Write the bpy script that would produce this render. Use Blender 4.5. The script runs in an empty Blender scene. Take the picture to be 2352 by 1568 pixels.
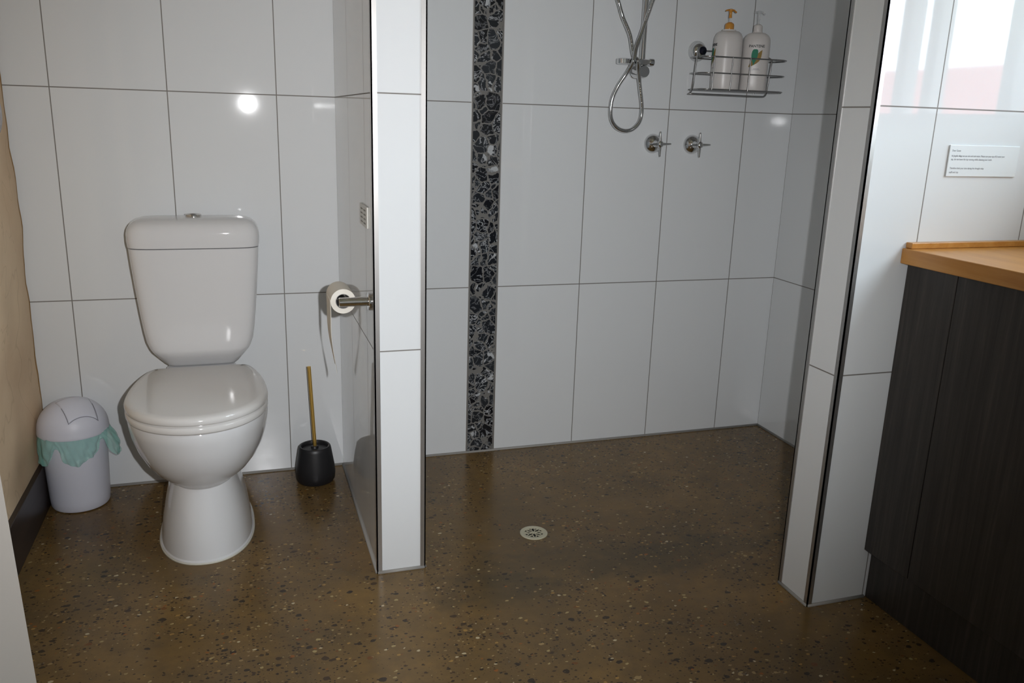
import bpy, bmesh, math, random
import numpy as np
from mathutils import Vector, Matrix, noise
random.seed(4)
PI = math.pi
scene = bpy.context.scene
COL = scene.collection

# ------------------------------------------------------------------ camera
CAM = Vector((-0.8322, -2.6804, 1.1530))
YAW, PITCH, ROLL, FPX = 0.3209, -0.2601, 0.0310, 1919.2
fw = Vector((math.sin(YAW)*math.cos(PITCH), math.cos(YAW)*math.cos(PITCH), math.sin(PITCH)))
rt = Vector((math.cos(YAW), -math.sin(YAW), 0.0)); up = rt.cross(fw)
r2 = math.cos(ROLL)*rt + math.sin(ROLL)*up
u2 = -math.sin(ROLL)*rt + math.cos(ROLL)*up
cam = bpy.data.cameras.new('camera'); camo = bpy.data.objects.new('camera', cam); COL.objects.link(camo)
m = Matrix((r2, u2, -fw)).transposed().to_4x4(); m.translation = CAM
camo.matrix_world = m
cam.sensor_width = 36.0; cam.lens = FPX*36.0/2352.0; cam.clip_start = 0.02
scene.camera = camo

# ------------------------------------------------------------------ world and lights
w = bpy.data.worlds.new('sky'); scene.world = w; w.use_nodes = True
bg = w.node_tree.nodes['Background']
bg.inputs['Color'].default_value = (0.80, 0.91, 1.0, 1); bg.inputs['Strength'].default_value = 14.0
def lamp(name, kind, loc, power, color=(1, 1, 1), aim=None, **kw):
    l = bpy.data.lights.new(name, kind); l.energy = power; l.color = color
    for k, v in kw.items(): setattr(l, k, v)
    o = bpy.data.objects.new(name, l); COL.objects.link(o); o.location = loc
    if aim is not None: o.rotation_euler = (Vector(aim)-Vector(loc)).to_track_quat('-Z', 'Y').to_euler()
    return o
# the flash of the camera, a little to the right of and above its lens
fl = CAM + 0.095*r2 + 0.04*u2
lamp('camera_flash', 'SPOT', fl, 122, (0.985, 0.985, 1.0), fl + fw + 0.10*u2 - 0.12*r2, shadow_soft_size=0.010, spot_size=math.radians(80), spot_blend=1.0)
# daylight portal in the window opening (right wall)
WY0, WY1, WZ0, WZ1 = -1.27, -2.35, 1.17, 2.12
po = lamp('window_daylight_portal', 'AREA', (1.20, (WY0+WY1)/2, (WZ0+WZ1)/2), 1, (1, 1, 1), (0, (WY0+WY1)/2, (WZ0+WZ1)/2), shape='RECTANGLE', size=WY0-WY1, size_y=WZ1-WZ0)
po.data.cycles.is_portal = True

scene.view_settings.view_transform = 'Standard'; scene.view_settings.look = 'None'
scene.view_settings.exposure = 0.0; scene.view_settings.gamma = 1.0
scene.view_settings.use_curve_mapping = False

# ------------------------------------------------------------------ materials
def mat(name, color, rough=0.5, metal=0.0, ior=None, **kw):
    m = bpy.data.materials.new(name); m.use_nodes = True
    b = m.node_tree.nodes['Principled BSDF']
    b.inputs['Base Color'].default_value = (*color, 1); b.inputs['Roughness'].default_value = rough
    b.inputs['Metallic'].default_value = metal
    if ior: b.inputs['IOR'].default_value = ior
    for k, v in kw.items(): b.inputs[k].default_value = v
    return m
class NT:
    def __init__(s, m): s.t = m.node_tree; s.b = s.t.nodes['Principled BSDF']
    def n(s, typ, **kw):
        x = s.t.nodes.new(typ)
        for k, v in kw.items(): setattr(x, k, v)
        return x
    def l(s, a, b): s.t.links.new(a, b)
    def inp(s, sock, v):
        if isinstance(v, (int, float)): sock.default_value = v
        elif isinstance(v, (tuple, list)): sock.default_value = v
        else: s.l(v, sock)
    def math(s, op, a, b=None, c=None, clamp=False):
        x = s.n('ShaderNodeMath', operation=op, use_clamp=clamp); s.inp(x.inputs[0], a)
        if b is not None: s.inp(x.inputs[1], b)
        if c is not None: s.inp(x.inputs[2], c)
        return x.outputs[0]
    def mix(s, f, a, b):
        x = s.n('ShaderNodeMix', data_type='RGBA'); s.inp(x.inputs['Factor'], f)
        s.inp(x.inputs['A'], a); s.inp(x.inputs['B'], b); return x.outputs['Result']
    def pos(s):
        g = s.n('ShaderNodeNewGeometry'); sp = s.n('ShaderNodeSeparateXYZ'); s.l(g.outputs['Position'], sp.inputs[0])
        return g.outputs['Position'], sp.outputs
    def noise(s, vec, scale, detail=2, rough=0.5, dist=0.0):
        x = s.n('ShaderNodeTexNoise'); s.l(vec, x.inputs['Vector']); x.inputs['Scale'].default_value = scale
        x.inputs['Detail'].default_value = detail; x.inputs['Roughness'].default_value = rough; x.inputs['Distortion'].default_value = dist
        return x.outputs['Fac']
    def ramp(s, f, stops):
        x = s.n('ShaderNodeValToRGB'); s.l(f, x.inputs[0]); e = x.color_ramp.elements
        while len(e) < len(stops): e.new(0.5)
        for i, (p, c) in enumerate(stops): e[i].position = p; e[i].color = (*c, 1) if len(c) == 3 else c
        return x.outputs[0]
    def bump(s, h, strength=0.3, dist=0.002):
        x = s.n('ShaderNodeBump'); s.l(h, x.inputs['Height']); x.inputs['Strength'].default_value = strength; x.inputs['Distance'].default_value = dist
        s.l(x.outputs[0], s.b.inputs['Normal'])

P, Q, Z1 = 0.302, 0.602, 0.5985
def tile_mat(name, axis=None, off=0.0, zoff=Z1):
    """large white glossy wall tiles, thin grey grout: vertical joints along `axis`, horizontal joints in z"""
    m = mat(name, (0.76, 0.77, 0.765), 0.07, ior=1.52); N = NT(m)
    posv, xyz = N.pos()
    def line(c, o, p, wd):
        a = N.math('DIVIDE', N.math('SUBTRACT', c, o), p)
        f = N.math('FRACT', N.math('ADD', a, 0.5))
        d = N.math('MULTIPLY', N.math('ABSOLUTE', N.math('SUBTRACT', f, 0.5)), p)
        return N.math('LESS_THAN', d, wd/2)
    g = line(xyz['Z'], zoff, Q, 0.0031)
    if axis: g = N.math('MAXIMUM', g, line(xyz[axis], off, P, 0.0029))
    var = N.noise(posv, 2.2, 2)
    col = N.mix(N.math('MULTIPLY', var, 0.25), (0.745, 0.77, 0.785, 1), (0.71, 0.73, 0.745, 1))
    N.l(N.mix(g, col, (0.20, 0.19, 0.175, 1)), N.b.inputs['Base Color'])
    N.l(N.math('MULTIPLY_ADD', g, 0.6, 0.035), N.b.inputs['Roughness'])
    h = N.math('SUBTRACT', N.math('MULTIPLY', N.noise(posv, 26, 2), 0.10), g)
    N.bump(h, 0.10, 0.002)
    return m
TILE_BL = tile_mat('tile_back_left', 'X', -0.7033)
TILE_BR = tile_mat('tile_back_right', 'X', 0.0)
TILE_Y = tile_mat('tile_along_y', 'Y', 0.0)
TILE_P = tile_mat('tile_plain', None)
TILE_N = tile_mat('tile_nib_front', 'X', 0.6365, 0.6015)
WHITE = mat('white_paint', (0.62, 0.60, 0.57), 0.6)
CHROME = mat('chrome', (0.72, 0.72, 0.72), 0.09, 1.0)
STEEL = mat('brushed_trim_steel', (0.52, 0.51, 0.50), 0.38, 0.9)
PORC = mat('porcelain', (0.70, 0.705, 0.715), 0.05, ior=1.52)
SEATM = mat('seat_plastic', (0.70, 0.69, 0.675), 0.10, ior=1.5)
SEAM = mat('dark_seam', (0.05, 0.05, 0.05), 0.6)
GREYBEAD = mat('silicone_grey', (0.30, 0.29, 0.27), 0.5)
BLACK = mat('matte_black', (0.012, 0.012, 0.014), 0.42)
BRASS = mat('brushed_brass', (0.78, 0.50, 0.13), 0.36, 0.85)
PAPER = mat('toilet_paper', (0.80, 0.77, 0.70), 0.9)
BINP = mat('bin_plastic', (0.74, 0.77, 0.88), 0.42)
DOORP = mat('door_paint', (0.62, 0.545, 0.48), 0.6)
KNOBM = mat('dark_knob', (0.05, 0.02, 0.022), 0.12, 0.3)
NAVY = mat('cup_navy', (0.03, 0.03, 0.05), 0.12, 0.8)

def floor_mat():
    m = mat('polished_concrete', (0.2, 0.13, 0.06), 0.22, ior=1.36); N = NT(m)
    posv, xyz = N.pos()
    big = N.noise(posv, 2.3, 5, 0.6); mid = N.noise(posv, 9, 5, 0.65); fine = N.noise(posv, 120, 3, 0.7)
    c = N.ramp(big, [(0.30, (0.135, 0.084, 0.030)), (0.52, (0.215, 0.128, 0.042)), (0.72, (0.290, 0.170, 0.052))])
    c = N.mix(N.math('MULTIPLY', N.ramp(mid, [(0.40, (0, 0, 0)), (0.68, (1, 1, 1))]), 0.6), c, (0.085, 0.060, 0.032, 1))
    c = N.mix(N.math('MULTIPLY', fine, 0.30), c, (0.07, 0.045, 0.02, 1))
    # pale dusty veil in patches
    veil = N.ramp(N.noise(posv, 5, 4, 0.7, 0.6), [(0.55, (0, 0, 0)), (0.8, (1, 1, 1))])
    c = N.mix(N.math('MULTIPLY', veil, 0.20), c, (0.27, 0.20, 0.12, 1))
    # damp-stained patches below the drain
    for (sx, sy, rx, ry) in ((0.02, -0.80, 0.42, 0.13), (0.30, -0.84, 0.42, 0.10), (-0.22, -0.90, 0.20, 0.08)):
        ex = N.math('DIVIDE', N.math('SUBTRACT', xyz['X'], sx), rx); ey = N.math('DIVIDE', N.math('SUBTRACT', xyz['Y'], sy), ry)
        rr = N.math('SQRT', N.math('ADD', N.math('MULTIPLY', ex, ex), N.math('MULTIPLY', ey, ey)))
        edge = N.math('ADD', rr, N.math('MULTIPLY', N.math('SUBTRACT', N.noise(posv, 7, 5, 0.65), 0.5), 2.2))
        msk = N.ramp(edge, [(0.55, (1, 1, 1)), (1.0, (0, 0, 0))])
        c = N.mix(N.math('MULTIPLY', msk, 0.38), c, (0.052, 0.042, 0.022, 1))
    def chips(scale, thr, cols, density, seed, c):
        mp = N.n('ShaderNodeMapping'); N.l(posv, mp.inputs[0]); mp.inputs['Location'].default_value = (seed, seed*1.7, 0)
        mp.inputs['Rotation'].default_value = (0, 0, 0.35*seed); mp.inputs['Scale'].default_value = (1, 1.35, 1)
        dn = N.n('ShaderNodeTexNoise'); dn.inputs['Scale'].default_value = scale*1.4; N.l(mp.outputs[0], dn.inputs['Vector'])
        vm = N.n('ShaderNodeVectorMath', operation='MULTIPLY_ADD'); N.l(dn.outputs['Color'], vm.inputs[0])
        vm.inputs[1].default_value = (0.6/scale,)*3; N.l(mp.outputs[0], vm.inputs[2])
        v = N.n('ShaderNodeTexVoronoi', voronoi_dimensions='2D'); N.l(vm.outputs[0], v.inputs['Vector']); v.inputs['Scale'].default_value = scale
        sp = N.n('ShaderNodeSeparateColor'); N.l(v.outputs['Color'], sp.inputs[0])
        rad = N.math('MULTIPLY_ADD', N.math('MULTIPLY', sp.outputs[1], sp.outputs[1]), thr, thr*0.18)
        inside = N.math('LESS_THAN', v.outputs['Distance'], rad)
        on = N.math('LESS_THAN', sp.outputs[0], density)
        clu = N.ramp(N.noise(posv, 3.1, 3, 0.6), [(0.38, (0.15, 0.15, 0.15)), (0.56, (1, 1, 1))])
        on = N.math('LESS_THAN', sp.outputs[0], N.math('MULTIPLY', clu, density*1.25))
        k = N.math('MULTIPLY', N.math('MULTIPLY', inside, on), 0.88)
        cr = N.ramp(sp.outputs[2], cols)
        cr.node.color_ramp.interpolation = 'CONSTANT'
        return N.mix(k, c, cr)
    D = (0.028, 0.020, 0.014); D2 = (0.05, 0.03, 0.016)
    c = chips(105, 0.40, [(0, D), (0.45, D2), (0.75, (0.10, 0.055, 0.022)), (0.88, (0.30, 0.20, 0.09))], 0.40, 0.0, c)
    c = chips(44, 0.33, [(0, D), (0.55, D2), (0.80, (0.16, 0.065, 0.02)), (0.93, (0.34, 0.23, 0.10))], 0.20, 2.3, c)
    c = chips(68, 0.30, [(0, (0.40, 0.30, 0.13)), (0.35, (0.36, 0.21, 0.06)), (0.66, (0.55, 0.45, 0.28)), (0.82, (0.28, 0.095, 0.02))], 0.17, 5.1, c)
    N.l(c, N.b.inputs['Base Color'])
    N.l(N.math('MULTIPLY_ADD', mid, 0.22, 0.13), N.b.inputs['Roughness'])
    N.bump(mid, 0.04, 0.01)
    return m
FLOOR = floor_mat()

def mosaic_mat():
    m = mat('crazy_marble', (0.02, 0.02, 0.025), 0.16); N = NT(m)
    posv, xyz = N.pos()
    dn = N.n('ShaderNodeTexNoise'); dn.inputs['Scale'].default_value = 45; N.l(posv, dn.inputs['Vector'])
    vm = N.n('ShaderNodeVectorMath', operation='MULTIPLY_ADD'); N.l(dn.outputs['Color'], vm.inputs[0]); vm.inputs[1].default_value = (0.016,)*3; N.l(posv, vm.inputs[2])
    v = N.n('ShaderNodeTexVoronoi', feature='DISTANCE_TO_EDGE'); v.inputs['Scale'].default_value = 25; N.l(vm.outputs[0], v.inputs['Vector'])
    v2 = N.n('ShaderNodeTexVoronoi'); v2.inputs['Scale'].default_value = 25; N.l(vm.outputs[0], v2.inputs['Vector'])
    gr = N.math('LESS_THAN', v.outputs['Distance'], 0.052)
    # white veining, offset per stone
    va = N.n('ShaderNodeVectorMath', operation='MULTIPLY_ADD'); N.l(v2.outputs['Color'], va.inputs[0]); va.inputs[1].default_value = (3, 3, 3); N.l(posv, va.inputs[2])
    vn = N.noise(va.outputs[0], 24, 4, 0.60, 1.6)
    vein = N.ramp(N.math('ABSOLUTE', N.math('SUBTRACT', vn, 0.5)), [(0.0, (1, 1, 1)), (0.012, (0.9, 0.9, 0.9)), (0.024, (0, 0, 0))])
    sp = N.n('ShaderNodeSeparateColor'); N.l(v2.outputs['Color'], sp.inputs[0])
    blob = N.ramp(N.noise(va.outputs[0], 26, 3, 0.5, 0.8), [(0.62, (0, 0, 0)), (0.66, (1, 1, 1))])
    wht = N.math('MAXIMUM', N.math('MULTIPLY', vein, N.math('MULTIPLY_ADD', sp.outputs[0], 0.9, 0.15)), N.math('MULTIPLY', blob, N.math('GREATER_THAN', sp.outputs[1], 0.45)), clamp=True)
    c = N.mix(sp.outputs[2], (0.006, 0.007, 0.010, 1), (0.026, 0.030, 0.036, 1))
    c = N.mix(wht, c, (0.46, 0.48, 0.50, 1))
    edge = N.math('LESS_THAN', N.math('SUBTRACT', 0.0505, N.math('ABSOLUTE', N.math('ADD', xyz['X'], 0.0507))), 0.0050)
    g2 = N.math('MAXIMUM', gr, edge)
    N.l(N.mix(g2, c, (0.165, 0.160, 0.150, 1)), N.b.inputs['Base Color'])
    N.l(N.math('MULTIPLY_ADD', g2, 0.6, 0.16), N.b.inputs['Roughness'])
    N.bump(N.math('SUBTRACT', 1.0, g2), 0.35, 0.002)
    return m
MOSAIC = mosaic_mat()

def render_mat():
    m = mat('cream_earth_render', (0.5, 0.36, 0.22), 0.85); N = NT(m)
    posv, xyz = N.pos()
    n1 = N.noise(posv, 3, 4, 0.6); n2 = N.noise(posv, 40, 4, 0.6)
    c = N.ramp(n1, [(0.3, (0.66, 0.47, 0.30)), (0.7, (0.76, 0.58, 0.39))])
    crack = N.ramp(N.math('ABSOLUTE', N.math('SUBTRACT', N.noise(posv, 2.2, 3, 0.55, 1.2), 0.5)), [(0.0, (1, 1, 1)), (0.006, (0, 0, 0))])
    c = N.mix(N.math('MULTIPLY', crack, 0.25), c, (0.30, 0.19, 0.09, 1))
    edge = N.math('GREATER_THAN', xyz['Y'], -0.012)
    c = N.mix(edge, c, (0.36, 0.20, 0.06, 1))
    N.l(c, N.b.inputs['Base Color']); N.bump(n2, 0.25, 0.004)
    return m
CREAM = render_mat()

def wood_mat(name, stops, scale, stretch, rough, bump=0.05):
    m = mat(name, stops[0][1], rough); N = NT(m)
    posv, xyz = N.pos()
    mp = N.n('ShaderNodeMapping'); N.l(posv, mp.inputs[0]); mp.inputs['Scale'].default_value = stretch
    f = N.noise(mp.outputs[0], scale, 6, 0.65, 0.4)
    N.l(N.ramp(f, stops), N.b.inputs['Base Color']); N.bump(f, bump, 0.002)
    return m
DARKWOOD = wood_mat('dark_woodgrain', [(0.30, (0.018, 0.015, 0.013)), (0.55, (0.034, 0.029, 0.025)), (0.72, (0.060, 0.050, 0.042))], 9, (9, 9, 0.35), 0.45, 0.15)
COUNTER = wood_mat('honey_timber', [(0.30, (0.40, 0.165, 0.030)), (0.5, (0.48, 0.215, 0.045)), (0.72, (0.55, 0.27, 0.070))], 5, (8, 0.7, 8), 0.28)
SKIRT = wood_mat('brown_skirting', [(0.3, (0.016, 0.010, 0.009)), (0.7, (0.035, 0.022, 0.018))], 6, (1, 0.4, 8), 0.35)

def clear_mat(name, tint, alpha, rough=0.1):
    m = bpy.data.materials.new(name); m.use_nodes = True; t = m.node_tree; b = t.nodes['Principled BSDF']
    b.inputs['Base Color'].default_value = (*tint, 1); b.inputs['Roughness'].default_value = rough
    b.inputs['Alpha'].default_value = alpha
    return m
CLEARP = clear_mat('clear_plastic', (0.75, 0.77, 0.78), 0.38)
GLASS = clear_mat('window_glass', (0.9, 0.95, 0.95), 0.06, 0.02)
LINER = mat('mint_liner', (0.36, 0.80, 0.72), 0.22)
NL = NT(LINER)
_p, _x = NL.pos()
NL.b.inputs['Alpha'].default_value = 0.46
NL.bump(NL.noise(_p, 60, 3, 0.6, 0.8), 0.5, 0.004)
BOTTLE = mat('pearl_bottle', (0.68, 0.65, 0.63), 0.33)
AMBER = mat('amber_pump', (0.60, 0.27, 0.045), 0.18)
INK = mat('dark_ink', (0.03, 0.035, 0.04), 0.4)
INKG = mat('grey_ink', (0.16, 0.17, 0.20), 0.5)
GREEN = mat('label_green', (0.006, 0.20, 0.11), 0.6)
GOLD = mat('label_gold', (0.30, 0.19, 0.04), 0.6)
CREAMP = mat('cream_plastic', (0.52, 0.49, 0.36), 0.4)
HOLE = mat('drain_dark', (0.006, 0.005, 0.004), 0.8)
CARDM = mat('laminated_card', (0.78, 0.82, 0.84), 0.12)
PLATE = mat('plate_white', (0.60, 0.60, 0.56), 0.35)
WALLOUT = mat('outside_render', (0.36, 0.30, 0.25), 0.9)
ROOFRED = mat('red_roof', (0.34, 0.045, 0.03), 0.8)
GRASS = mat('dry_grass', (0.28, 0.30, 0.16), 0.95)

# ------------------------------------------------------------------ mesh helpers
def new_mesh(name, bm, material, parent=None, smooth=False, mats=None):
    me = bpy.data.meshes.new(name)
    bmesh.ops.recalc_face_normals(bm, faces=bm.faces[:])
    bm.to_mesh(me); bm.free()
    for mm in (mats or [material]): me.materials.append(mm)
    if smooth:
        for p in me.polygons: p.use_smooth = True
    o = bpy.data.objects.new(name, me); COL.objects.link(o)
    if parent: o.parent = parent
    return o
def bm_box(bm, x0, x1, y0, y1, z0, z1, mi=0):
    vs = [bm.verts.new((x, y, z)) for z in (z0, z1) for y in (y0, y1) for x in (x0, x1)]
    fs = []
    for q in ((0, 1, 3, 2), (4, 6, 7, 5), (0, 4, 5, 1), (2, 3, 7, 6), (0, 2, 6, 4), (1, 5, 7, 3)):
        f = bm.faces.new([vs[i] for i in q]); f.material_index = mi; fs.append(f)
    return fs
def box(name, x0, x1, y0, y1, z0, z1, material, parent=None, bevel=0.0, seg=2):
    bm = bmesh.new(); bm_box(bm, min(x0, x1), max(x0, x1), min(y0, y1), max(y0, y1), z0, z1)
    o = new_mesh(name, bm, material, parent)
    if bevel: add_bevel(o, bevel, seg)
    return o
def add_bevel(o, wd, seg=2, ang=40):
    b = o.modifiers.new('bevel', 'BEVEL'); b.width = wd; b.segments = seg; b.limit_method = 'ANGLE'; b.angle_limit = math.radians(ang)
    for p in o.data.polygons: p.use_smooth = True
    n = o.modifiers.new('wn', 'WEIGHTED_NORMAL'); n.keep_sharp = True
def bm_loft(bm, rings, cap0=True, cap1=True, closed=True):
    R = [[bm.verts.new(p) for p in r] for r in rings]
    n = len(R[0])
    for a, b in zip(R, R[1:]):
        for i in range(n if closed else n-1):
            j = (i+1) % n
            try: bm.faces.new((a[i], a[j], b[j], b[i]))
            except ValueError: pass
    if cap0: bm.faces.new(R[0][::-1])
    if cap1: bm.faces.new(R[-1])
    return R
def sell(cx, cy, z, a, bf, bb, n=2.0, N=64, nb=None, ymax=None):
    pts = []
    for i in range(N):
        t = 2*PI*i/N; c, s = math.cos(t), math.sin(t)
        e = 2.0/(n if (s < 0 or nb is None) else nb)
        x = cx + a*math.copysign(abs(c)**e, c)
        y = cy + (bf if s < 0 else bb)*math.copysign(abs(s)**e, s)
        if ymax is not None: y = ymax - 0.013*math.log1p(math.exp((ymax-y)/0.013))
        pts.append((x, y, z))
    return pts
def loft(name, rings, material, parent=None, smooth=True, **kw):
    bm = bmesh.new(); bm_loft(bm, rings, **kw)
    return new_mesh(name, bm, material, parent, smooth)
def autosmooth(o, ang=35):
    me = o.data
    bm = bmesh.new(); bm.from_mesh(me)
    for e in bm.edges:
        if len(e.link_faces) == 2 and e.calc_face_angle(0) > math.radians(ang): e.smooth = False
    bm.to_mesh(me); bm.free()
    for p in me.polygons: p.use_smooth = True
    return o
def bm_lathe(bm, prof, axis='Z', loc=(0, 0, 0), N=48, cap=True):
    rings = []
    for r, h in prof:
        ring = []
        for i in range(N):
            t = 2*PI*i/N; a, b = r*math.cos(t), r*math.sin(t)
            v = {'Z': (a, b, h), 'Y': (a, h, b), 'X': (h, a, b)}[axis]
            ring.append((loc[0]+v[0], loc[1]+v[1], loc[2]+v[2]))
        rings.append(ring)
    bm_loft(bm, rings, cap, cap)
def lathe(name, prof, material, parent=None, axis='Z', loc=(0, 0, 0), N=48, cap=True):
    bm = bmesh.new(); bm_lathe(bm, prof, axis, loc, N, cap)
    return autosmooth(new_mesh(name, bm, material, parent))
def smooth_path(pts, sub=8, closed=False):
    P_ = [Vector(p) for p in pts]; out = []; n = len(P_)
    rng = n if closed else n-1
    for i in range(rng):
        if closed: p0, p1, p2, p3 = P_[(i-1) % n], P_[i], P_[(i+1) % n], P_[(i+2) % n]
        else: p0, p1, p2, p3 = P_[max(i-1, 0)], P_[i], P_[i+1], P_[min(i+2, n-1)]
        for k in range(sub):
            t = k/sub
            out.append(0.5*((2*p1)+(-p0+p2)*t+(2*p0-5*p1+4*p2-p3)*t*t+(-p0+3*p1-3*p2+p3)*t**3))
    if not closed: out.append(P_[-1])
    return out
def bm_tube(bm, path, r, N=10, closed=False, rfun=None):
    path = [Vector(p) for p in path]; n = len(path)
    T = []
    for i in range(n):
        a = path[(i-1) % n] if (closed or i > 0) else path[i]
        b = path[(i+1) % n] if (closed or i < n-1) else path[i]
        T.append((b-a).normalized())
    ref = Vector((0, 0, 1)) if abs(T[0].z) < 0.9 else Vector((0, 1, 0))
    u = T[0].cross(ref).normalized(); rings = []
    for i in range(n):
        u = (u - T[i]*u.dot(T[i])).normalized(); v = T[i].cross(u)
        rr = rfun(i) if rfun else r
        rings.append([path[i]+rr*(math.cos(2*PI*k/N)*u+math.sin(2*PI*k/N)*v) for k in range(N)])
    if closed: rings.append(rings[0])
    bm_loft(bm, rings, not closed, not closed)
def tube(name, path, r, material, parent=None, N=10, closed=False, rfun=None):
    bm = bmesh.new(); bm_tube(bm, path, r, N, closed, rfun)
    bmesh.ops.remove_doubles(bm, verts=bm.verts[:], dist=1e-6)
    return autosmooth(new_mesh(name, bm, material, parent), 50)
def empty(name, loc, label=None, cat=None, group=None):
    o = bpy.data.objects.new(name, None); COL.objects.link(o); o.location = loc; o.empty_display_size = 0.05
    if label: tag(o, label, cat, group)
    return o
def tag(o, label, cat, group=None):
    o['label'] = label; o['category'] = cat
    if group: o['group'] = group
    return o
def struct(o):
    o['kind'] = 'structure'; return o
def adopt(root, *objs):
    """objects modelled in room coordinates, handed to a thing whose base is at root.location"""
    for o in objs:
        o.parent = root; o.matrix_parent_inverse = Matrix.Translation(root.location).inverted()
def text_mesh(name, body, size, material, mapf, parent=None, depth=0.0004, shear=0.0, align='LEFT', bold=0.0, sx=1.0):
    """lettering; mapf takes (x, y, z) of the flat text to a point in the room"""
    cu = bpy.data.curves.new(name, 'FONT'); cu.body = body; cu.size = size; cu.shear = shear; cu.align_x = align
    cu.extrude = 0; cu.offset = bold; cu.resolution_u = 3
    t = bpy.data.objects.new(name, cu); COL.objects.link(t)
    dg = bpy.context.evaluated_depsgraph_get()
    me = bpy.data.meshes.new_from_object(t.evaluated_get(dg))
    bpy.data.objects.remove(t); bpy.data.curves.remove(cu)
    bm = bmesh.new(); bm.from_mesh(me); bpy.data.meshes.remove(me)
    bmesh.ops.triangulate(bm, faces=bm.faces[:])
    ext = bmesh.ops.extrude_face_region(bm, geom=bm.faces[:])
    for v in ext['geom']:
        if isinstance(v, bmesh.types.BMVert): v.co.z += depth
    for v in bm.verts: v.co = Vector(mapf(v.co.x*sx, v.co.y, v.co.z))
    return new_mesh(name, bm, material, parent)

# ------------------------------------------------------------------ room
XL, XR, XN = -1.42, 1.1035, 0.470
XP0, XP1, YP = -0.5323, -0.4090, -0.7308
YN0, YN1 = -1.1611, -1.0452
YF, ZC = -3.05, 2.45

struct(box('floor', -1.62, 1.30, YF-0.15, 0.15, -0.12, 0.0, FLOOR))
struct(box('ceiling', -1.62, 1.30, YF-0.15, 0.15, ZC, ZC+0.1, WHITE))
bm = bmesh.new()
bm_box(bm, -1.60, -0.47, 0.0, 0.12, 0, ZC, 0)
bm_box(bm, -0.47, XR+0.15, 0.0, 0.12, 0, ZC, 1)
struct(new_mesh('wall_back', bm, None, mats=[TILE_BL, TILE_BR]))
# mosaic strip let into the back wall of the shower
struct(box('trim_1', -0.1014, 0.0, -0.0012, 0.002, 0.004, ZC, MOSAIC))
bm = bmesh.new()
for x in (-0.1018, 0.0004): bm_box(bm, x-0.0010, x+0.0010, -0.0016, 0.002, 0.004, ZC)
struct(new_mesh('trim_2', bm, STEEL))
# partition between toilet and shower, tiled on every side
bm = bmesh.new()
fs = bm_box(bm, XP0, XP1, YP, 0.0, 0, ZC, 0)
fs[2].material_index = 1
struct(new_mesh('wall_partition', bm, None, mats=[TILE_Y, TILE_P]))
# nib wall beside the vanity
bm = bmesh.new()
fs = bm_box(bm, XN, XR, YN0, YN1, 0, ZC, 0)
fs[2].material_index = 1
struct(new_mesh('wall_nib', bm, None, mats=[TILE_P, TILE_N]))
# right wall with the window opening
bm = bmesh.new()
T = XR+0.14
bm_box(bm, XR, T, WY0, 0.0, 0, ZC); bm_box(bm, XR, T, YF, WY1, 0, ZC)
bm_box(bm, XR, T, WY1, WY0, 0, WZ0); bm_box(bm, XR, T, WY1, WY0, WZ1, ZC)
struct(new_mesh('wall_right', bm, TILE_Y))
struct(box('wall_front', -1.62, 1.30, YF-0.12, YF, 0, ZC, WHITE))
# uneven earth-rendered wall on the left
bm = bmesh.new()
ny, nz = 90, 90; grid = []
for i in range(ny+1):
    row = []
    for k in range(nz+1):
        y = YF + (0.0-YF)*(i/ny)**0.7; z = ZC*k/nz
        d = 0.008*noise.noise(Vector((1.3, y*2.2, z*5.0))) + 0.004*noise.noise(Vector((7.1, y*9, z*14)))
        if z < 0.16: d *= 0.2
        row.append(bm.verts.new((XL+0.002+d, y, z)))
    grid.append(row)
for i in range(ny):
    for k in range(nz): bm.faces.new((grid[i][k], grid[i+1][k], grid[i+1][k+1], grid[i][k+1]))
bnd = [e for e in bm.edges if e.is_boundary]
ext = bmesh.ops.extrude_edge_only(bm, edges=bnd)
for v in ext['geom']:
    if isinstance(v, bmesh.types.BMVert): v.co.x = XL-0.16
lo = [v for v in bm.verts if v.co.x < XL-0.15]
bmesh.ops.contextual_create(bm, geom=[e for e in bm.edges if all(v.co.x < XL-0.15 for v in e.verts)])
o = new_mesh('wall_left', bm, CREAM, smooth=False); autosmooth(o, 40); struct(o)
struct(box('baseboard_left', XL-0.01, -1.405, YF, -0.0005, 0, 0.140, SKIRT, bevel=0.002))

# steel corner trims on the ends of the partition and the nib
def corner(n, x, y, sx, sy, zlo=0.0):
    """two thin legs wrapping an outside corner at (x, y); sx, sy point into the wall"""
    bm = bmesh.new(); t = 0.0022; L = 0.0115
    xa, xb = x-sx*t, x+sx*L; ya, yb = y-sy*t, y+sy*L
    bm_box(bm, min(xa, xb), max(xa, xb), min(ya, y+sy*0.001), max(ya, y+sy*0.001), zlo, ZC)
    bm_box(bm, min(xa, x+sx*0.001), max(xa, x+sx*0.001), min(ya, yb), max(ya, yb), zlo, ZC)
    struct(new_mesh('trim_%d' % n, bm, STEEL))
corner(3, XP0, YP, 1, 1); corner(4, XP1, YP, -1, 1)
corner(5, XN, YN0, 1, 1); corner(6, XN, YN1, 1, -1)
# silicone beads where the tiles meet the floor
def bead(n, pts, r=0.0055):
    bm = bmesh.new()
    for a, b in zip(pts, pts[1:]): bm_tube(bm, [(a[0], a[1], 0.001), (b[0], b[1], 0.001)], r, 8)
    struct(new_mesh('trim_%d' % n, bm, GREYBEAD, smooth=True))
bead(7, [(XL, 0), (XP0, 0), (XP0, YP), (XP1, YP), (XP1, 0), (XR, 0), (XR, YN1), (XN, YN1), (XN, YN0), (0.64, YN0)])

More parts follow.
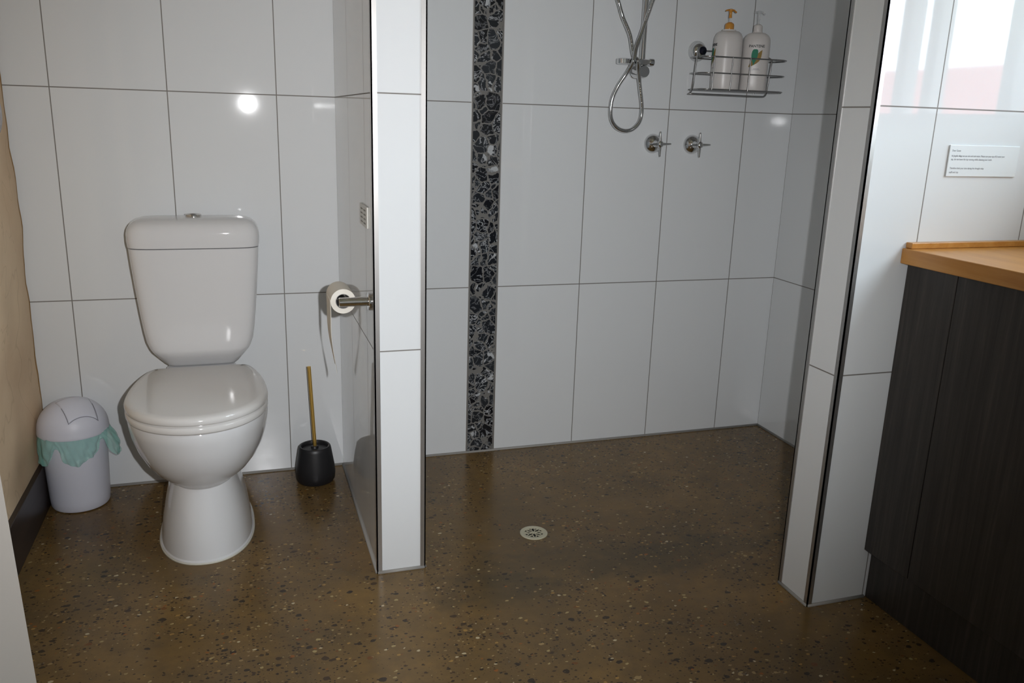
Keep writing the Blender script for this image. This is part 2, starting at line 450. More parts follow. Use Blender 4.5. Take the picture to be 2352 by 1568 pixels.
# window in the right wall, above the vanity: dark sliding frame
win = struct(empty('window_1', (XR+0.05, (WY0+WY1)/2, WZ0)))
FRAME = mat('window_frame_grey', (0.30, 0.30, 0.31), 0.4)
bm = bmesh.new(); xa, xb = XR+0.035, XR+0.085
bm_box(bm, xa, xb, WY1, WY0, WZ0, WZ0+0.035); bm_box(bm, xa, xb, WY1, WY0, WZ1-0.035, WZ1)
for y in (WY0-0.02, -1.455, -1.735, -1.852, WY1+0.02): bm_box(bm, xa, xb, y-0.020, y+0.020, WZ0, WZ1)
fr = new_mesh('window_frame', bm, FRAME); gl = box('window_pane', XR+0.058, XR+0.062, WY1, WY0, WZ0+0.03, WZ1-0.03, GLASS)
sl = box('window_sill', XR-0.0, XR+0.13, WY1, WY0, WZ0-0.001, WZ0+0.006, WHITE)
adopt(win, fr, gl, sl)

# door leaf standing open at the left of the camera
A = Vector((-1.143, -1.50, 0)); B = Vector((-1.300, -2.27, 0)); d = (B-A).normalized(); nn = Vector((d.y, -d.x, 0))
if nn.x > 0: nn = -nn
bm = bmesh.new()
tilt = 0.030
def dpt(s, t, z): 
    q = A + d*s + nn*t; return (q.x - tilt*(z-0.5), q.y, z)
L_ = (B-A).length
vs = [bm.verts.new(dpt(s, t, z)) for z in (0.008, 2.04) for s in (0, L_) for t in (0, 0.038)]
for q in ((0, 1, 3, 2), (4, 6, 7, 5), (0, 4, 5, 1), (2, 3, 7, 6), (0, 2, 6, 4), (1, 5, 7, 3)): bm.faces.new([vs[i] for i in q])
door = struct(new_mesh('door_1', bm, DOORP)); add_bevel(door, 0.002)
kb = Vector(dpt(0.058, 0, 1.143)); out = -nn
bm = bmesh.new(); bm_lathe(bm, [(0.026, 0), (0.026, 0.006), (0.012, 0.010), (0.011, 0.040), (0.016, 0.044), (0.032, 0.052), (0.040, 0.064), (0.0395, 0.074), (0.031, 0.084), (0.014, 0.089), (0.001, 0.0895)], 'Z')
kn = autosmooth(new_mesh('door_handle', bm, KNOBM, door))
kn.matrix_world = Matrix.Translation(kb) @ out.to_track_quat('Z', 'Y').to_matrix().to_4x4()

# ------------------------------------------------------------------ toilet
TX = -0.957
toilet = empty('toilet', (TX, -0.36, 0), 'white close-coupled toilet with lid down against the tiled wall', 'toilet')
def ring(z, yc, a, bf, bb, n=2.0, nb=None): return sell(TX, yc, z, a, bf, bb, n, 72, nb)
prof = [(0.0, -.36, .124, .208, .26, 2.2), (0.005, -.36, .1245, .2085, .26, 2.2), (0.0085, -.36, .121, .2045, .26, 2.2), (0.03, -.36, .1185, .201, .255, 2.2),
        (0.07, -.36, .113, .191, .25, 2.2), (0.11, -.36, .105, .178, .24, 2.2), (0.15, -.36, .096, .164, .23, 2.2), (0.178, -.36, .089, .153, .22, 2.2),
        (0.187, -.36, .088, .152, .22, 2.1), (0.193, -.36, .093, .156, .21, 2.1), (0.203, -.36, .108, .172, .20, 2.05), (0.222, -.366, .128, .192, .20, 2.0), (0.25, -.372, .147, .211, .20, 2.0),
        (0.285, -.382, .162, .222, .21, 2.0), (0.32, -.392, .1715, .225, .22, 2.0), (0.352, -.40, .1765, .223, .23, 2.0), (0.374, -.402, .178, .224, .235, 2.0), (0.381, -.402, .176, .221, .233, 2.0)]
bm = bmesh.new()
R = bm_loft(bm, [ring(*q[:5], n=q[5], nb=2.5) for q in prof], True, True)
# shelf behind the bowl that carries the cistern
sh = [(0.20, .080, .16), (0.27, .095, .17), (0.33, .102, .175), (0.385, .102, .18), (0.408, .100, .18), (0.4145, .094, .172)]
bm_loft(bm, [sell(TX, -0.195, z, a, b*0.95, b, 3.5, 48) for z, a, b in sh])
bowl = autosmooth(new_mesh('pan', bm, PORC), 32)
# outlet pipe to the wall
pipe = lathe('outlet_pipe', [(0.052, -0.16), (0.052, -0.03), (0.060, -0.028), (0.060, -0.0005)], PORC, None, 'Y', (TX, 0, 0.19))
def seat_ring(z, s, dy=0.0):
    return sell(TX, -0.425, z, .179*s, .206*s+dy, .385*s, 2.05, 96, 2.0, -0.176)
def slab(name, z0, z1, s, material, dome=0.0, r=0.006):
    rings = [seat_ring(z0, s-0.03), seat_ring(z0+0.001, s-0.008), seat_ring(z0+0.004, s), seat_ring(z1-r, s), seat_ring(z1-r*0.5, s-0.010), seat_ring(z1-0.0005, s-0.030)]
    if dome:
        for q, h in ((0.90, 0.25), (0.75, 0.55), (0.55, 0.8), (0.3, 0.95), (0.08, 1.0)):
            rings.append([(TX+(x-TX)*q/1.0, -0.385+(y+0.385)*q, z1+dome*h) for x, y, z in seat_ring(z1, 1.0)])
    return loft(name, rings, material)
bump_ = slab('seat_ring', 0.3835, 0.4035, 0.995, SEATM); autosmooth(bump_, 50)
lid = slab('seat_lid', 0.4060, 0.4270, 1.0, SEATM, 0.002, 0.010); autosmooth(lid, 60)
gap = slab('seam_filler', 0.3800, 0.4100, 0.965, SEATM); gap.name = 'seat_spacer'  # recessed slab in plain seat plastic, closing the gaps under ring and lid
hin = []
for s in (-1, 1):
    h = lathe('hinge', [(0.010, 0.400), (0.010, 0.416), (0.008, 0.419)], SEATM, None, 'Z', (TX+s*0.05, -0.165, 0), 20); hin.append(h)
TC = -0.953
tank_prof = [(0.4155, .092, .052), (0.417, .098, .057), (0.424, .104, .061), (0.432, .110, .065), (0.452, .124, .0745), (0.468, .135, .0815), (0.478, .140, .0835), (0.50, .148, .0845), (0.53, .153, .085), (0.58, .159, .0855), (0.65, .166, .0865), (0.72, .172, .087), (0.772, .1755, .0875), (0.773, .170, .083)]
tank = loft('cistern_tank', [sell(TC, -0.012-b, z, a, b, b, 5.5, 96) for z, a, b in tank_prof], PORC)
autosmooth(tank, 60)
lid_prof = [(0.7745, .172, .086), (0.7755, .1765, .0895), (0.790, .1785, .0905), (0.812, .1785, .0905), (0.826, .1755, .0885), (0.838, .1685, .083), (0.8465, .157, .074), (0.8515, .142, .062), (0.854, .12, .045), (0.855, .06, .02)]
clid = loft('cistern_lid', [sell(TC, -0.012-0.0905, z, a, b, b, 5.0, 96) for z, a, b in lid_prof], PORC)
autosmooth(clid, 60)
btn = loft('flush_button', [sell(TC, -0.098, z, a, b, b, 2, 40) for z, a, b in ((0.853, .0225, .018), (0.8605, .0225, .018), (0.8625, .020, .0155), (0.8618, .017, .013), (0.8635, .015, .011))], CHROME)
autosmooth(btn, 40)
# slip of sealant round the foot
seal = loft('base_sealant', [ring(0.0, -.36, .128, .212, .262, 2.2, 2.5), ring(0.003, -.36, .126, .210, .261, 2.2, 2.5)], mat('white_sealant', (0.62, 0.60, 0.52), 0.5))
adopt(toilet, bowl, pipe, bump_, lid, gap, tank, clid, seal, *hin)
btn.parent = clid

# ------------------------------------------------------------------ bin with liner
BX, BY = -1.3225, -0.0975
binr = empty('pedal_bin', (BX, BY, 0), 'small lilac-white plastic swing bin with mint liner, in the corner left of the toilet', 'bin')
binr.name = 'swing_bin'
body = lathe('bin_body', [(0.070, 0.001), (0.0765, 0.003), (0.0800, 0.010), (0.0815, 0.03), (0.0850, 0.12), (0.0875, 0.20), (0.0885, 0.236), (0.084, 0.236), (0.080, 0.06)], BINP, None, 'Z', (BX, BY, 0), 64, True)
def dome(r): return 0.236 + 0.004 + 0.090*math.sqrt(max(0.0, 1-(r/0.0955)**2))**0.92
dp = [(0.0955, 0.232), (0.0965, 0.236), (0.0955, 0.2405)] + [(0.0955*math.sin(t), dome(0.0955*math.sin(t))) for t in [PI/2*(1-k/14) for k in range(1, 14)]] + [(0.001, dome(0))]
blid = lathe('bin_lid', dp, BINP, None, 'Z', (BX, BY, 0), 64, True)
# swing flap, a slightly proud panel of the dome
bm = bmesh.new(); G = []; an = math.radians(28)
nu, nv = 18, 18
for i in range(nu+1):
    row = []
    for k in range(nv+1):
        b_ = -0.078 + 0.082*k/nv
        hw = 0.040 + 0.004*(k/nv)
        a_ = hw*(2*i/nu-1)
        x = a_*math.cos(an)-b_*math.sin(an); y = a_*math.sin(an)+b_*math.cos(an)
        rr = min(math.hypot(a_, b_), 0.0945)
        row.append(bm.verts.new((BX+x+0.004, BY+y, dome(math.hypot(x+0.004, y))+0.0018)))
    G.append(row)
for i in range(nu):
    for k in range(nv): bm.faces.new((G[i][k], G[i+1][k], G[i+1][k+1], G[i][k+1]))
flap = new_mesh('swing_flap', bm, BINP, smooth=True)
sm = flap.modifiers.new('thick', 'SOLIDIFY'); sm.thickness = 0.0024; sm.offset = -1
co = lambda i, k: Vector(flap.data.vertices[i*(nv+1)+k].co) + Vector((0, 0, 0.0002))
sp_ = [co(0, k) for k in range(9, -1, -1)] + [co(i, 0) for i in range(1, nu+1)] + [co(nu, k) for k in range(1, 10)]
seam = tube('flap_seam', sp_, 0.0009, mat('seam_lilac', (0.22, 0.22, 0.26), 0.7), None, 6)
seam.parent = blid
adopt(binr, body, blid); flap.parent = blid
flap.matrix_parent_inverse = Matrix.Translation(-Vector(binr.location)) if False else Matrix.Identity(4)
# liner: cuff showing under the lid with three hanging flaps
bm = bmesh.new(); NA, NV = 220, 16; G = []
def lobe(t, c, wd, p=2.0):
    dd = (t-c+PI) % (2*PI)-PI
    return math.exp(-abs(dd/wd)**p)
for k in range(NV+1):
    row = []; f = k/NV
    for i in range(NA):
        t = 2*PI*i/NA
        front = lobe(t, math.radians(-72), 0.58, 6); left = lobe(t, math.radians(-138), 0.36, 5); right = lobe(t, math.radians(-8), 0.36, 5); back = lobe(t, math.radians(150), 0.3)
        sc = 0.006*math.sin(t*9+1)*front
        drop = 0.016 + 0.070*front + 0.064*left + 0.066*right + 0.01*math.sin(3*t+1.3) + sc
        bulge = (0.010*left + 0.027*right)*math.sin(min(1, f*1.25)*PI*0.62) + 0.002
        wr = (0.0022*math.sin(17*t+6*f) + 0.0018*math.sin(31*t-9*f+2) + 0.0015*noise.noise(Vector((t*4, f*6, 0))))*(0.3+f)
        r = 0.0885 + 0.0035 + bulge + wr*(0.6+0.6*f)
        z = 0.2405 - drop*f
        row.append(bm.verts.new((BX+max(r, 0.090)*math.cos(t), BY+max(r, 0.090)*math.sin(t), z)))
    G.append(row)
for k in range(NV):
    for i in range(NA): j = (i+1) % NA; bm.faces.new((G[k][i], G[k][j], G[k+1][j], G[k+1][i]))
for row in G:
    for v in row:
        v.co.x = max(v.co.x, XL+0.008); v.co.y = min(v.co.y, -0.0008)
liner = new_mesh('bin_liner', bm, LINER, smooth=True)
adopt(binr, liner)
liner['label'] = 'mint green plastic liner hanging out in flaps'
# small ear of liner sticking up behind the lid
bm = bmesh.new()
pts = [(-1.411, -0.045, 0.222), (-1.407, -0.040, 0.262), (-1.398, -0.034, 0.288), (-1.386, -0.036, 0.276), (-1.380, -0.040, 0.235)]
a = [bm.verts.new(p) for p in pts]; b = [bm.verts.new((p[0]+0.004, p[1]+0.006, p[2]-0.003)) for p in pts]
bm.faces.new(a); bm.faces.new(b[::-1])
for i in range(len(pts)): j = (i+1) % len(pts); bm.faces.new((a[i], b[i], b[j], a[j]))
ear = new_mesh('liner_corner', bm, LINER, smooth=True); ear.parent = liner

# ------------------------------------------------------------------ toilet brush
KX, KY = -0.634, -0.107
br = empty('toilet_brush', (KX, KY, 0), 'black toilet brush pot with tall brass handle on the floor right of the toilet', 'toilet brush')
pot = lathe('brush_pot', [(0.048, 0.001), (0.056, 0.003), (0.0615, 0.012), (0.0630, 0.030), (0.0610, 0.055), (0.0560, 0.085), (0.0520, 0.110), (0.0500, 0.119), (0.0470, 0.122), (0.0430, 0.121), (0.0405, 0.116), (0.0400, 0.108)], BLACK, None, 'Z', (KX, KY, 0), 56, True)
cap = lathe('brush_collar', [(0.0385, 0.108), (0.0385, 0.1115), (0.012, 0.1135), (0.010, 0.120), (0.006, 0.121)], BLACK, None, 'Z', (KX, KY, 0), 40)
hd = tube('brush_handle', [(KX+0.001, KY, 0.117), (KX-0.004, KY+0.004, 0.25), (KX-0.009, KY+0.010, 0.383)], 0.0058, BRASS, None, 20)
adopt(br, pot, cap, hd)

# ------------------------------------------------------------------ toilet roll and its holder
RX, RZ, RY0, RY1 = -0.600, 0.716, -0.683, -0.583
hold = empty('toilet_roll_holder', (XP0, -0.694, RZ), 'chrome toilet roll holder with round rose, on the side of the partition wall', 'toilet roll holder')
fl_ = lathe('wall_rose', [(0.022, 0), (0.022, -0.009), (0.020, -0.0105)], CHROME, None, 'X', (XP0-0.0001, -0.694, RZ), 40)
arm = lathe('arm', [(0.0112, -0.010), (0.0112, -0.0785), (0.0095, -0.080)], CHROME, None, 'X', (XP0, -0.694, RZ+0.0005), 32)
spn = lathe('spindle', [(0.009, -0.690), (0.009, -0.585), (0.0110, -0.584), (0.011, -0.578)], CHROME, None, 'Y', (RX, 0, RZ), 28)
adopt(hold, fl_, arm, spn)
roll = empty('toilet_roll', (RX, (RY0+RY1)/2, RZ), 'nearly used white toilet roll with a long hanging tail of paper, on the chrome holder', 'toilet roll')
rp = lathe('paper', [(0.0185, RY0), (0.0300, RY0), (0.0300, RY1), (0.0185, RY1), (0.0185, RY0)], PAPER, None, 'Y', (RX, 0, RZ), 56, False)
core = lathe('cardboard_core', [(0.0174, RY0-0.0002), (0.0184, RY0-0.0002), (0.0184, RY1+0.0002), (0.0174, RY1+0.0002), (0.0174, RY0-0.0002)], mat('core_grey', (0.42, 0.41, 0.40), 0.8), None, 'Y', (RX, 0, RZ), 56, False)
bm = bmesh.new(); G = []
for k in range(29):
    f = k/28; z = RZ + 0.004 - 0.186*f
    x = RX - 0.0305 + 0.010*max(0, f-0.35)**1.6*2.2 + 0.0006*math.sin(9*f)
    G.append([bm.verts.new((x + 0.0022*math.sin(PI*j/5)*f + 0.001*j*f*f, RY0+(RY1-RY0)*j/5, z)) for j in range(6)])
for k in range(28):
    for j in range(5): bm.faces.new((G[k][j], G[k+1][j], G[k+1][j+1], G[k][j+1]))
tail = new_mesh('hanging_sheet', bm, PAPER, smooth=True); sm = tail.modifiers.new('t', 'SOLIDIFY'); sm.thickness = 0.0004
adopt(roll, rp, core, tail)

# slotted white plate on the partition
pl = empty('slotted_plate', (XP0, -0.60, 0.912), 'small white slotted plate on the toilet side of the partition wall', 'wall plate')
p0 = box('plate', XP0-0.005, XP0, -0.658, -0.540, 0.886, 0.938, PLATE, None, 0.0015)
bm = bmesh.new()
for y in (-0.640, -0.592):
    for k in range(4): bm_box(bm, XP0-0.0054, XP0-0.0045, y, y+0.032, 0.894+0.0105*k, 0.8975+0.0105*k)
p1 = new_mesh('slots', bm, mat('slot_grey', (0.22, 0.22, 0.20), 0.7))
adopt(pl, p0); adopt(pl, p1)

# ------------------------------------------------------------------ shower rail, hose, taps
rail = empty('shower_rail', (0.462, 0, 1.318), 'vertical chrome shower rail with lower mount and handset bracket on the shower wall', 'shower rail')
r0 = lathe('rail_tube', [(0.0095, 1.300), (0.0095, 2.02)], CHROME, None, 'Z', (0.459, -0.060, 0), 28)
r1 = lathe('wall_mount', [(0.021, -0.0002), (0.021, -0.010), (0.0195, -0.012), (0.0195, -0.074), (0.0180, -0.0765)], CHROME, None, 'Y', (0.462, 0, 1.316), 40)
r1b = lathe('top_mount', [(0.021, -0.0002), (0.021, -0.010), (0.0195, -0.012), (0.0195, -0.074), (0.0180, -0.0765)], CHROME, None, 'Y', (0.462, 0, 2.0), 40)
bk = loft('handset_bracket', [sell(0.424, -0.068, z, a, b, b, 3, 40) for z, a, b in ((1.336, .055, .018), (1.338, .058, .021), (1.352, .058, .021), (1.354, .055, .018))], CHROME)
autosmooth(bk, 40)
kn_ = lathe('clamp_knob', [(0.010, 0.480), (0.012, 0.484), (0.012, 0.496), (0.010, 0.498)], CHROME, None, 'X', (0, -0.066, 1.346), 24)
adopt(rail, r0, r1, r1b, bk, kn_)
hp = [(0.318, -.075, 1.60), (0.353, -.075, 1.527), (0.372, -.078, 1.478), (0.400, -.080, 1.425), (0.416, -.082, 1.365), (0.424, -.100, 1.346), (0.434, -.088, 1.318), (0.450, -.075, 1.268), (0.466, -.068, 1.200), (0.462, -.066, 1.158), (0.438, -.066, 1.132), (0.408, -.066, 1.126), (0.376, -.066, 1.138),
      (0.356, -.066, 1.170), (0.356, -.068, 1.222), (0.372, -.075, 1.268), (0.396, -.088, 1.312), (0.406, -.106, 1.346), (0.418, -.094, 1.385), (0.434, -.088, 1.425), (0.452, -.084, 1.475), (0.474, -.080, 1.535), (0.500, -.080, 1.60)]
path = smooth_path(hp, 64)
# spiral-wound metal hose: fine ribs
hose = tube('shower_hose', path, 0.0066, CHROME, None, 14, False, lambda i: 0.0058+0.0011*(1 if i % 4 < 2 else 0))
tag(hose, 'ribbed chrome shower hose crossing and looping down in front of the rail', 'shower hose')

def make_tap(x, label):
    t = empty('shower_tap', (x, 0, 1.085), label, 'tap', 'shower taps')
    f = lathe('flange', [(0.0335, -0.0002), (0.033, -0.003), (0.028, -0.012), (0.020, -0.020), (0.012, -0.024), (0.0095, -0.030), (0.0090, -0.048)], CHROME, t, 'Y', (0, 0, 0), 48)
    bm = bmesh.new()
    bm_lathe(bm, [(0.009, -0.046), (0.0115, -0.050), (0.0115, -0.060), (0.008, -0.064), (0.003, -0.0655)], 'Y', (0, 0, 0), 28)
    for k in range(4):
        a = math.radians(2+90*k); dv = Vector((math.cos(a), 0, math.sin(a)))
        bm_tube(bm, [dv*0.004+Vector((0, -0.055, 0)), dv*0.018+Vector((0, -0.055, 0)), dv*0.036+Vector((0, -0.0555, 0)), dv*0.0405+Vector((0, -0.0555, 0)), dv*0.042+Vector((0, -0.0555, 0))], 0.005, 16, False, lambda i: (0.0060, 0.0046, 0.0030, 0.0028, 0.0015)[i])
    h = autosmooth(new_mesh('cross_handle', bm, CHROME, t), 50)
    return t
make_tap(0.550, 'chrome cross-handled shower tap, the one nearer the hose')
make_tap(0.703, 'chrome cross-handled shower tap under the wire basket, right of the other tap')

# ------------------------------------------------------------------ wire caddy and bottles
cad = empty('shower_caddy', (0.81, 0, 1.26), 'stainless wire shower basket on a suction cup, holding two pump bottles', 'shower caddy')
def rrect(x0, x1, y0, y1, z, r=0.045, n=8):
    pts = []
    for cx, cy, a0 in ((x1-r, y1-r, 0), (x0+r, y1-r, 90), (x0+r, y0+r, 180), (x1-r, y0+r, 270)):
        for k in range(n+1):
            a = math.radians(a0+90*k/n); pts.append((cx+r*math.cos(a), cy+r*math.sin(a), z))
    return pts
CX0, CX1, CY0, CY1 = 0.643, 0.978, -0.140, -0.022
WIRE = mat('stainless_wire', (0.38, 0.38, 0.38), 0.25, 1.0)
parts = []
for z, rr, e in ((1.3705, 0.0024, 0), (1.3195, 0.0021, -0.003), (1.2680, 0.0021, -0.005)):
    parts.append(tube('hoop', rrect(CX0-e*0.3, CX1+e, CY0, CY1, z), rr, WIRE, None, 8, True))
bm = bmesh.new()
for y in np.linspace(CY0+0.012, CY1-0.010, 7):
    e = 0.020 if (y < CY0+0.02 or y > CY1-0.02) else 0.002
    bm_tube(bm, [(CX0+e, y, 1.2660), (CX1-e-0.008, y, 1.2660)], 0.0017, 8)
parts.append(autosmooth(new_mesh('base_wires', bm, WIRE), 60))
for x in (0.681, 0.749, 0.817): parts.append(tube('upright_wire', [(x, CY0-0.002, 1.3705), (x-0.002, CY0-0.002, 1.266)], 0.0019, WIRE, None, 8))
parts.append(tube('upright_wire', [(0.760, CY1, 1.40), (0.760, CY1, 1.266)], 0.0019, WIRE, None, 8))
fw_path = smooth_path([(0.640, -0.10, 1.392), (0.637, -0.10, 1.35), (0.633, -0.10, 1.29), (0.630, -0.102, 1.272), (0.622, -0.108, 1.258), (0.606, -0.125, 1.2515), (0.600, -0.135, 1.2510)], 5) + \
          smooth_path([(0.615, -0.142, 1.2508), (0.75, -0.144, 1.2505), (0.865, -0.144, 1.2505), (0.884, -0.141, 1.2525), (0.896, -0.132, 1.262), (0.900, -0.130, 1.29), (0.905, -0.132, 1.36), (0.904, -0.126, 1.373), (0.894, -0.110, 1.379), (0.885, -0.09, 1.380)], 5)
parts.append(tube('support_wire', fw_path, 0.0024, WIRE, None, 10))
parts.append(tube('support_wire', [(0.918, -0.03, 1.40), (0.915, -0.028, 1.262)], 0.0024, WIRE, None, 10))
parts.append(tube('hanger_bar', [(0.700, -0.020, 1.396), (0.76, -0.022, 1.397), (0.918, -0.026, 1.400)], 0.0028, WIRE, None, 10))
cup = lathe('suction_cup', [(0.034, -0.0005), (0.0335, -0.004), (0.030, -0.008), (0.022, -0.012)], CLEARP, None, 'Y', (0.693, 0, 1.395), 44)
cap2 = lathe('cup_cap', [(0.0275, -0.008), (0.0275, -0.014), (0.0245, -0.021), (0.018, -0.0265), (0.008, -0.029), (0.001, -0.0295)], CHROME, None, 'Y', (0.693, 0, 1.395), 44)
cl2 = lathe('cup_lock', [(0.014, -0.020), (0.014, -0.030), (0.011, -0.034), (0.001, -0.035)], NAVY, None, 'Y', (0.700, 0, 1.396), 30)
adopt(cad, *parts, cup, cap2, cl2)

def make_bottle(x, y, rot, amber, label, text, A_, B_):
    b = empty('pump_bottle', (x, y, 1.2680), label, 'bottle', 'pump bottles in the basket'); b.rotation_euler.z = rot
    sh = [(0.0, .90, .90), (0.002, .955, .95), (0.006, .975, .98), (0.04, 0.975, 1.0), (0.10, 1.0, 1.0), (0.150, 1.0, 1.0), (0.164, .985, .985), (0.174, .93, .93), (0.182, .80, .84), (0.188, .58, .68), (0.190, .36, .50), (0.1945, .345, .48)]
    body = autosmooth(loft('bottle_body', [sell(0, 0, z, A_*a, B_*c, B_*c, 2.5, 64) for z, a, c in sh], BOTTLE, b), 60)
    pm = AMBER if amber else CLEARP
    col = lathe('pump_collar', [(0.0145, 0.191), (0.0150, 0.194), (0.0150, 0.208), (0.0135, 0.213), (0.0085, 0.2165), (0.006, 0.218)], AMBER if amber else BOTTLE, b, 'Z', (0, 0, 0), 30)
    stem = lathe('pump_stem', [(0.0038, 0.217), (0.0038, 0.232)], CLEARP, b, 'Z', (0, 0, 0), 16)
    bm = bmesh.new()
    bm_lathe(bm, [(0.0055, 0.231), (0.0048, 0.238), (0.0048, 0.249), (0.0075, 0.254), (0.0075, 0.2575), (0.004, 0.2595)], 'Z', (0, 0, 0), 20)
    rings = []
    for k in range(15):
        s = -0.0175 + 0.038*k/14; e = 1-abs((s-0.0015)/0.0195)**3*0.5
        z = 0.2565 - 0.0042*((s)/0.019)**2 - (0.002 if s > 0.015 else 0)
        rings.append([(s, 0.0065*e*math.cos(a), z+0.0028*math.sin(a)) for a in [2*PI*q/12 for q in range(12)]])
    bm_loft(bm, rings)
    hd = autosmooth(new_mesh('pump_head', bm, pm, b), 50)
    hd.rotation_euler.z = -rot + math.radians(-6)
    def surf(u, z, off=0.0004):                     # point on the front of the body
        t = min(0.98, abs(u)/A_); yy = B_*(1-t**2.5)**(1/2.5)
        return (u, -(yy+off), z)
    if text:
        lab = text_mesh('label_lettering', 'PANTENE', 0.0118, INK, lambda X, Y, Z: surf(X, 0.141+Y, 0.0002+Z), b, align='CENTER', bold=0.0002)
        def patch(name, outline, m, off):
            # filled outline wrapped on the body, subdivided into strips
            bm = bmesh.new()
            for (z, a, c), (z2, a2, c2) in zip(outline, outline[1:]):
                n = 6
                for i in range(n):
                    q = [surf(a+(c-a)*i/n, z, off), surf(a+(c-a)*(i+1)/n, z, off), surf(a2+(c2-a2)*(i+1)/n, z2, off), surf(a2+(c2-a2)*i/n, z2, off)]
                    vs = [bm.verts.new(p) for p in q]; bm.faces.new(vs)
            bmesh.ops.remove_doubles(bm, verts=bm.verts[:], dist=1e-6)
            o = new_mesh(name, bm, m, b); s = o.modifiers.new('t', 'SOLIDIFY'); s.thickness = 0.0002; return o
        patch('label_gold_leaf', [(0.078, -.022, -.018), (0.084, -.020, -.006), (0.090, -.018, .004), (0.096, -.015, .011), (0.104, -.010, .0155), (0.112, -.004, .0175), (0.120, .004, .0185), (0.128, .012, .0190), (0.133, .0188, .0194)], GOLD, 0.0004)
        patch('label_green_emblem', [(0.084, -.0080, -.0060), (0.090, -.0085, -.0035), (0.097, -.0115, 0.0000), (0.104, -.0140, .0030), (0.112, -.0150, .0050), (0.120, -.0150, .0060), (0.128, -.0135, .0060), (0.133, -.0110, .0045), (0.135, -.0080, .0010)], GREEN, 0.0009)
        patch('label_small_print', [(0.0715, -.006, .013), (0.0725, -.006, .013)], INKG, 0.0004)
        patch('label_small_print', [(0.0685, -.010, .017), (0.0692, -.010, .017)], INKG, 0.0004)
    return b
b1 = make_bottle(0.7625, -0.080, math.radians(-106), True, 'white pump bottle with amber pump, left one in the wire basket', True, 0.0470, 0.0465)
b2 = make_bottle(0.8705, -0.084, math.radians(-30), False, 'white pump bottle with clear pump and green and gold label, right one in the basket', True, 0.0455, 0.0370)

# ------------------------------------------------------------------ floor drain
dr = empty('floor_drain', (-0.066, -0.628, 0), 'round cream drain grate with petal slots in the shower floor', 'drain')
d0 = lathe('drain_rim', [(0.0265, 0.0002), (0.0400, 0.0002), (0.0400, 0.0022), (0.0385, 0.0034), (0.0285, 0.0034), (0.0270, 0.0028), (0.0265, 0.0002)], CREAMP, dr, 'Z', (0, 0, 0), 64, False)
d2 = lathe('drain_well', [(0.0270, 0.0003), (0.0270, 0.0010)], HOLE, dr, 'Z', (0, 0, 0), 48)
bm = bmesh.new()
def bar(a, r0, r1, wd, z0=0.0012, z1=0.0032, a1=None):
    a1 = a if a1 is None else a1
    p0 = Vector((r0*math.cos(a), r0*math.sin(a), 0)); p1 = Vector((r1*math.cos(a1), r1*math.sin(a1), 0))
    n = (p1-p0).normalized(); n = Vector((-n.y, n.x, 0))*wd/2
    lo = [bm.verts.new((q.x, q.y, z0)) for q in (p0-n, p1-n, p1+n, p0+n)]
    hi = [bm.verts.new((q.x, q.y, z1)) for q in (p0-n, p1-n, p1+n, p0+n)]
    bm.faces.new(lo[::-1]); bm.faces.new(hi)
    for i in range(4): j = (i+1) % 4; bm.faces.new((lo[i], lo[j], hi[j], hi[i]))
for k in range(8):
    a = 2*PI*k/8+0.2; h = PI/8
    bar(a, 0.003, 0.0155, 0.0026, a1=a+h*0.0)
    bar(a, 0.0150, 0.0270, 0.0024, a1=a+h*0.75)
    bar(a, 0.0150, 0.0270, 0.0024, a1=a-h*0.75)
bm_lathe(bm, [(0.0045, 0.0012), (0.0045, 0.0033)], 'Z', (0, 0, 0), 20)
new_mesh('drain_grate', bm, CREAMP, dr)

# ------------------------------------------------------------------ vanity
YV = -2.62
van = empty('vanity_cabinet', (0.86, (YN0+YV)/2, 0), 'dark woodgrain vanity cabinet under the timber worktop, against the right wall', 'cabinet')
c0 = box('carcass', 0.640, XR-0.002, YV, YN0-0.001, 0.137, 0.862, DARKWOOD)
c1 = box('filler_panel', 0.620, 0.639, -1.3060, YN0-0.0012, 0.137, 0.861, DARKWOOD, None, 0.0008)
c2 = box('door', 0.620, 0.639, -1.757, -1.3085, 0.137, 0.861, DARKWOOD, None, 0.0008)
c3 = box('door', 0.620, 0.639, -2.208, -1.7595, 0.137, 0.861, DARKWOOD, None, 0.0008)
c4 = box('door', 0.620, 0.639, YV, -2.2105, 0.137, 0.861, DARKWOOD, None, 0.0008)
c5 = box('kickboard', 0.645, 0.661, YV, YN0-0.001, 0.001, 0.137, DARKWOOD)
adopt(van, c0, c1, c2, c3, c4, c5)
wt = empty('worktop', (0.85, (YN0+YV)/2, 0.862), 'honey-coloured timber worktop on the dark vanity cabinet', 'worktop')
w0 = box('worktop_slab', 0.597, XR-0.001, YV-0.01, YN0-0.0005, 0.862, 0.897, COUNTER, None, 0.0025)
w1 = box('upstand', 0.606, XR-0.001, YN0-0.020, YN0-0.0006, 0.8972, 0.9105, COUNTER, None, 0.0018)
w2 = box('upstand', XR-0.020, XR-0.0006, YV, YN0-0.0205, 0.8972, 0.9105, COUNTER, None, 0.0018)
adopt(wt, w0, w1, w2)

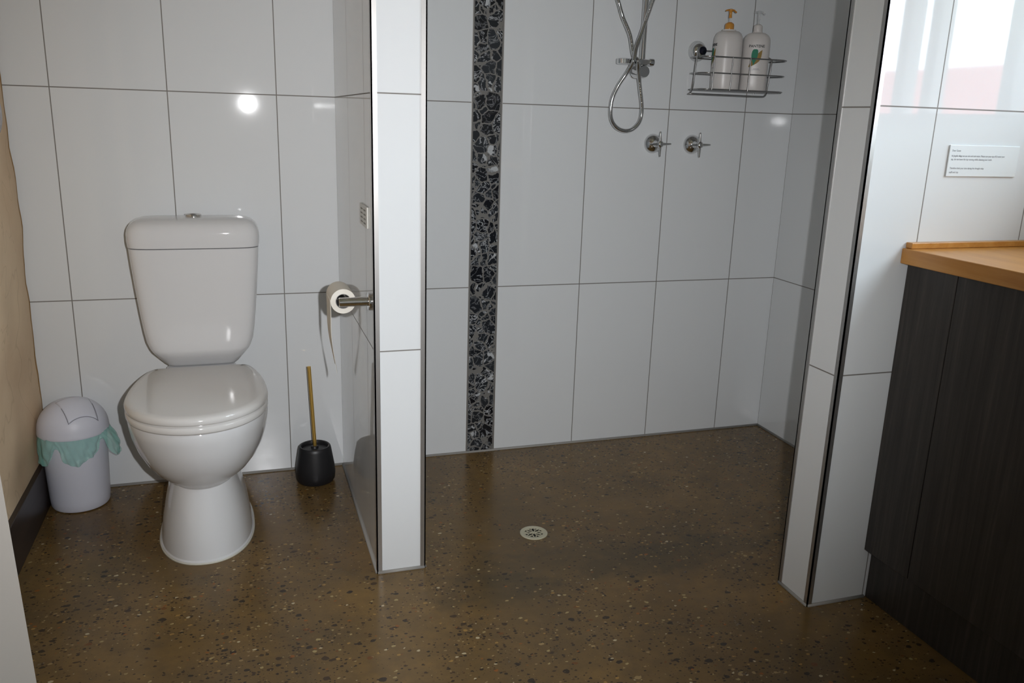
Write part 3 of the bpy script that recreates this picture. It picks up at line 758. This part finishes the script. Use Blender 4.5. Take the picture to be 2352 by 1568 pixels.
# laminated notice on the wall above the worktop
nt = empty('laminated_notice', (0.784, YN0, 1.058), 'laminated white notice with small grey printing on the wall above the worktop', 'notice')
n0 = box('notice_card', 0.686, 0.888, YN0-0.0035, YN0-0.0004, 1.0575, 1.1265, CARDM, None, 0.0008)
adopt(nt, n0)
lines = [(1.1165, 'Dear Guest', INKG), (1.1050, 'At Jingella village we use rain and tank water. Please turn your tap off & water your', INKG), (1.0975, 'tap, do not leave the tap running while cleaning your teeth.', INKG),
         (1.0780, 'Therefore limit your time during the drought relay', INKG), (1.0690, 'staff and city', INKG)]
for z, s, m_ in lines:
    wid = {0: 0.024, 1: 0.154, 2: 0.118, 3: 0.098, 4: 0.026}[lines.index((z, s, m_))]
    ln = text_mesh('printed_line', s, 0.0058, m_, lambda X, Y, Z: (0.693+X, YN0-0.0036-Z, z-0.004+Y), None, 0.0001)
    bb = [v.co.x for v in ln.data.vertices]; k = wid/(max(bb)-min(bb)); x0 = min(bb)
    for v in ln.data.vertices: v.co.x = x0+(v.co.x-x0)*k
    adopt(nt, ln)

# ------------------------------------------------------------------ outside, seen only reflected in the tiles
gnd = struct(box('ground', XR+0.15, 30, -25, 20, -0.5, -0.3, GRASS))
hs = empty('neighbouring_house', (9.5, -9.0, -0.3), 'pale rendered house with red roof outside the window', 'house')
h0 = box('house_wall', 8.0, 12.0, -18, 4, -0.3, 1.30, WALLOUT)
bm = bmesh.new()
q = [(7.7, -18.4, 1.26), (12.3, -18.4, 1.26), (12.3, 4.4, 1.26), (7.7, 4.4, 1.26), (10, -16, 2.15), (10, 2, 2.15)]
vs = [bm.verts.new(p) for p in q]
for f in ((0, 1, 2, 3), (0, 4, 1), (1, 4, 5, 2), (2, 5, 3), (3, 5, 4, 0)): bm.faces.new([vs[i] for i in f])
h1 = new_mesh('house_roof', bm, ROOFRED)
adopt(hs, h0, h1)
# parts modelled in room coordinates under a part
for ch, pa in ((flap, blid), (seam, blid), (ear, liner), (btn, clid)):
    ch.matrix_parent_inverse = Matrix.Identity(4)
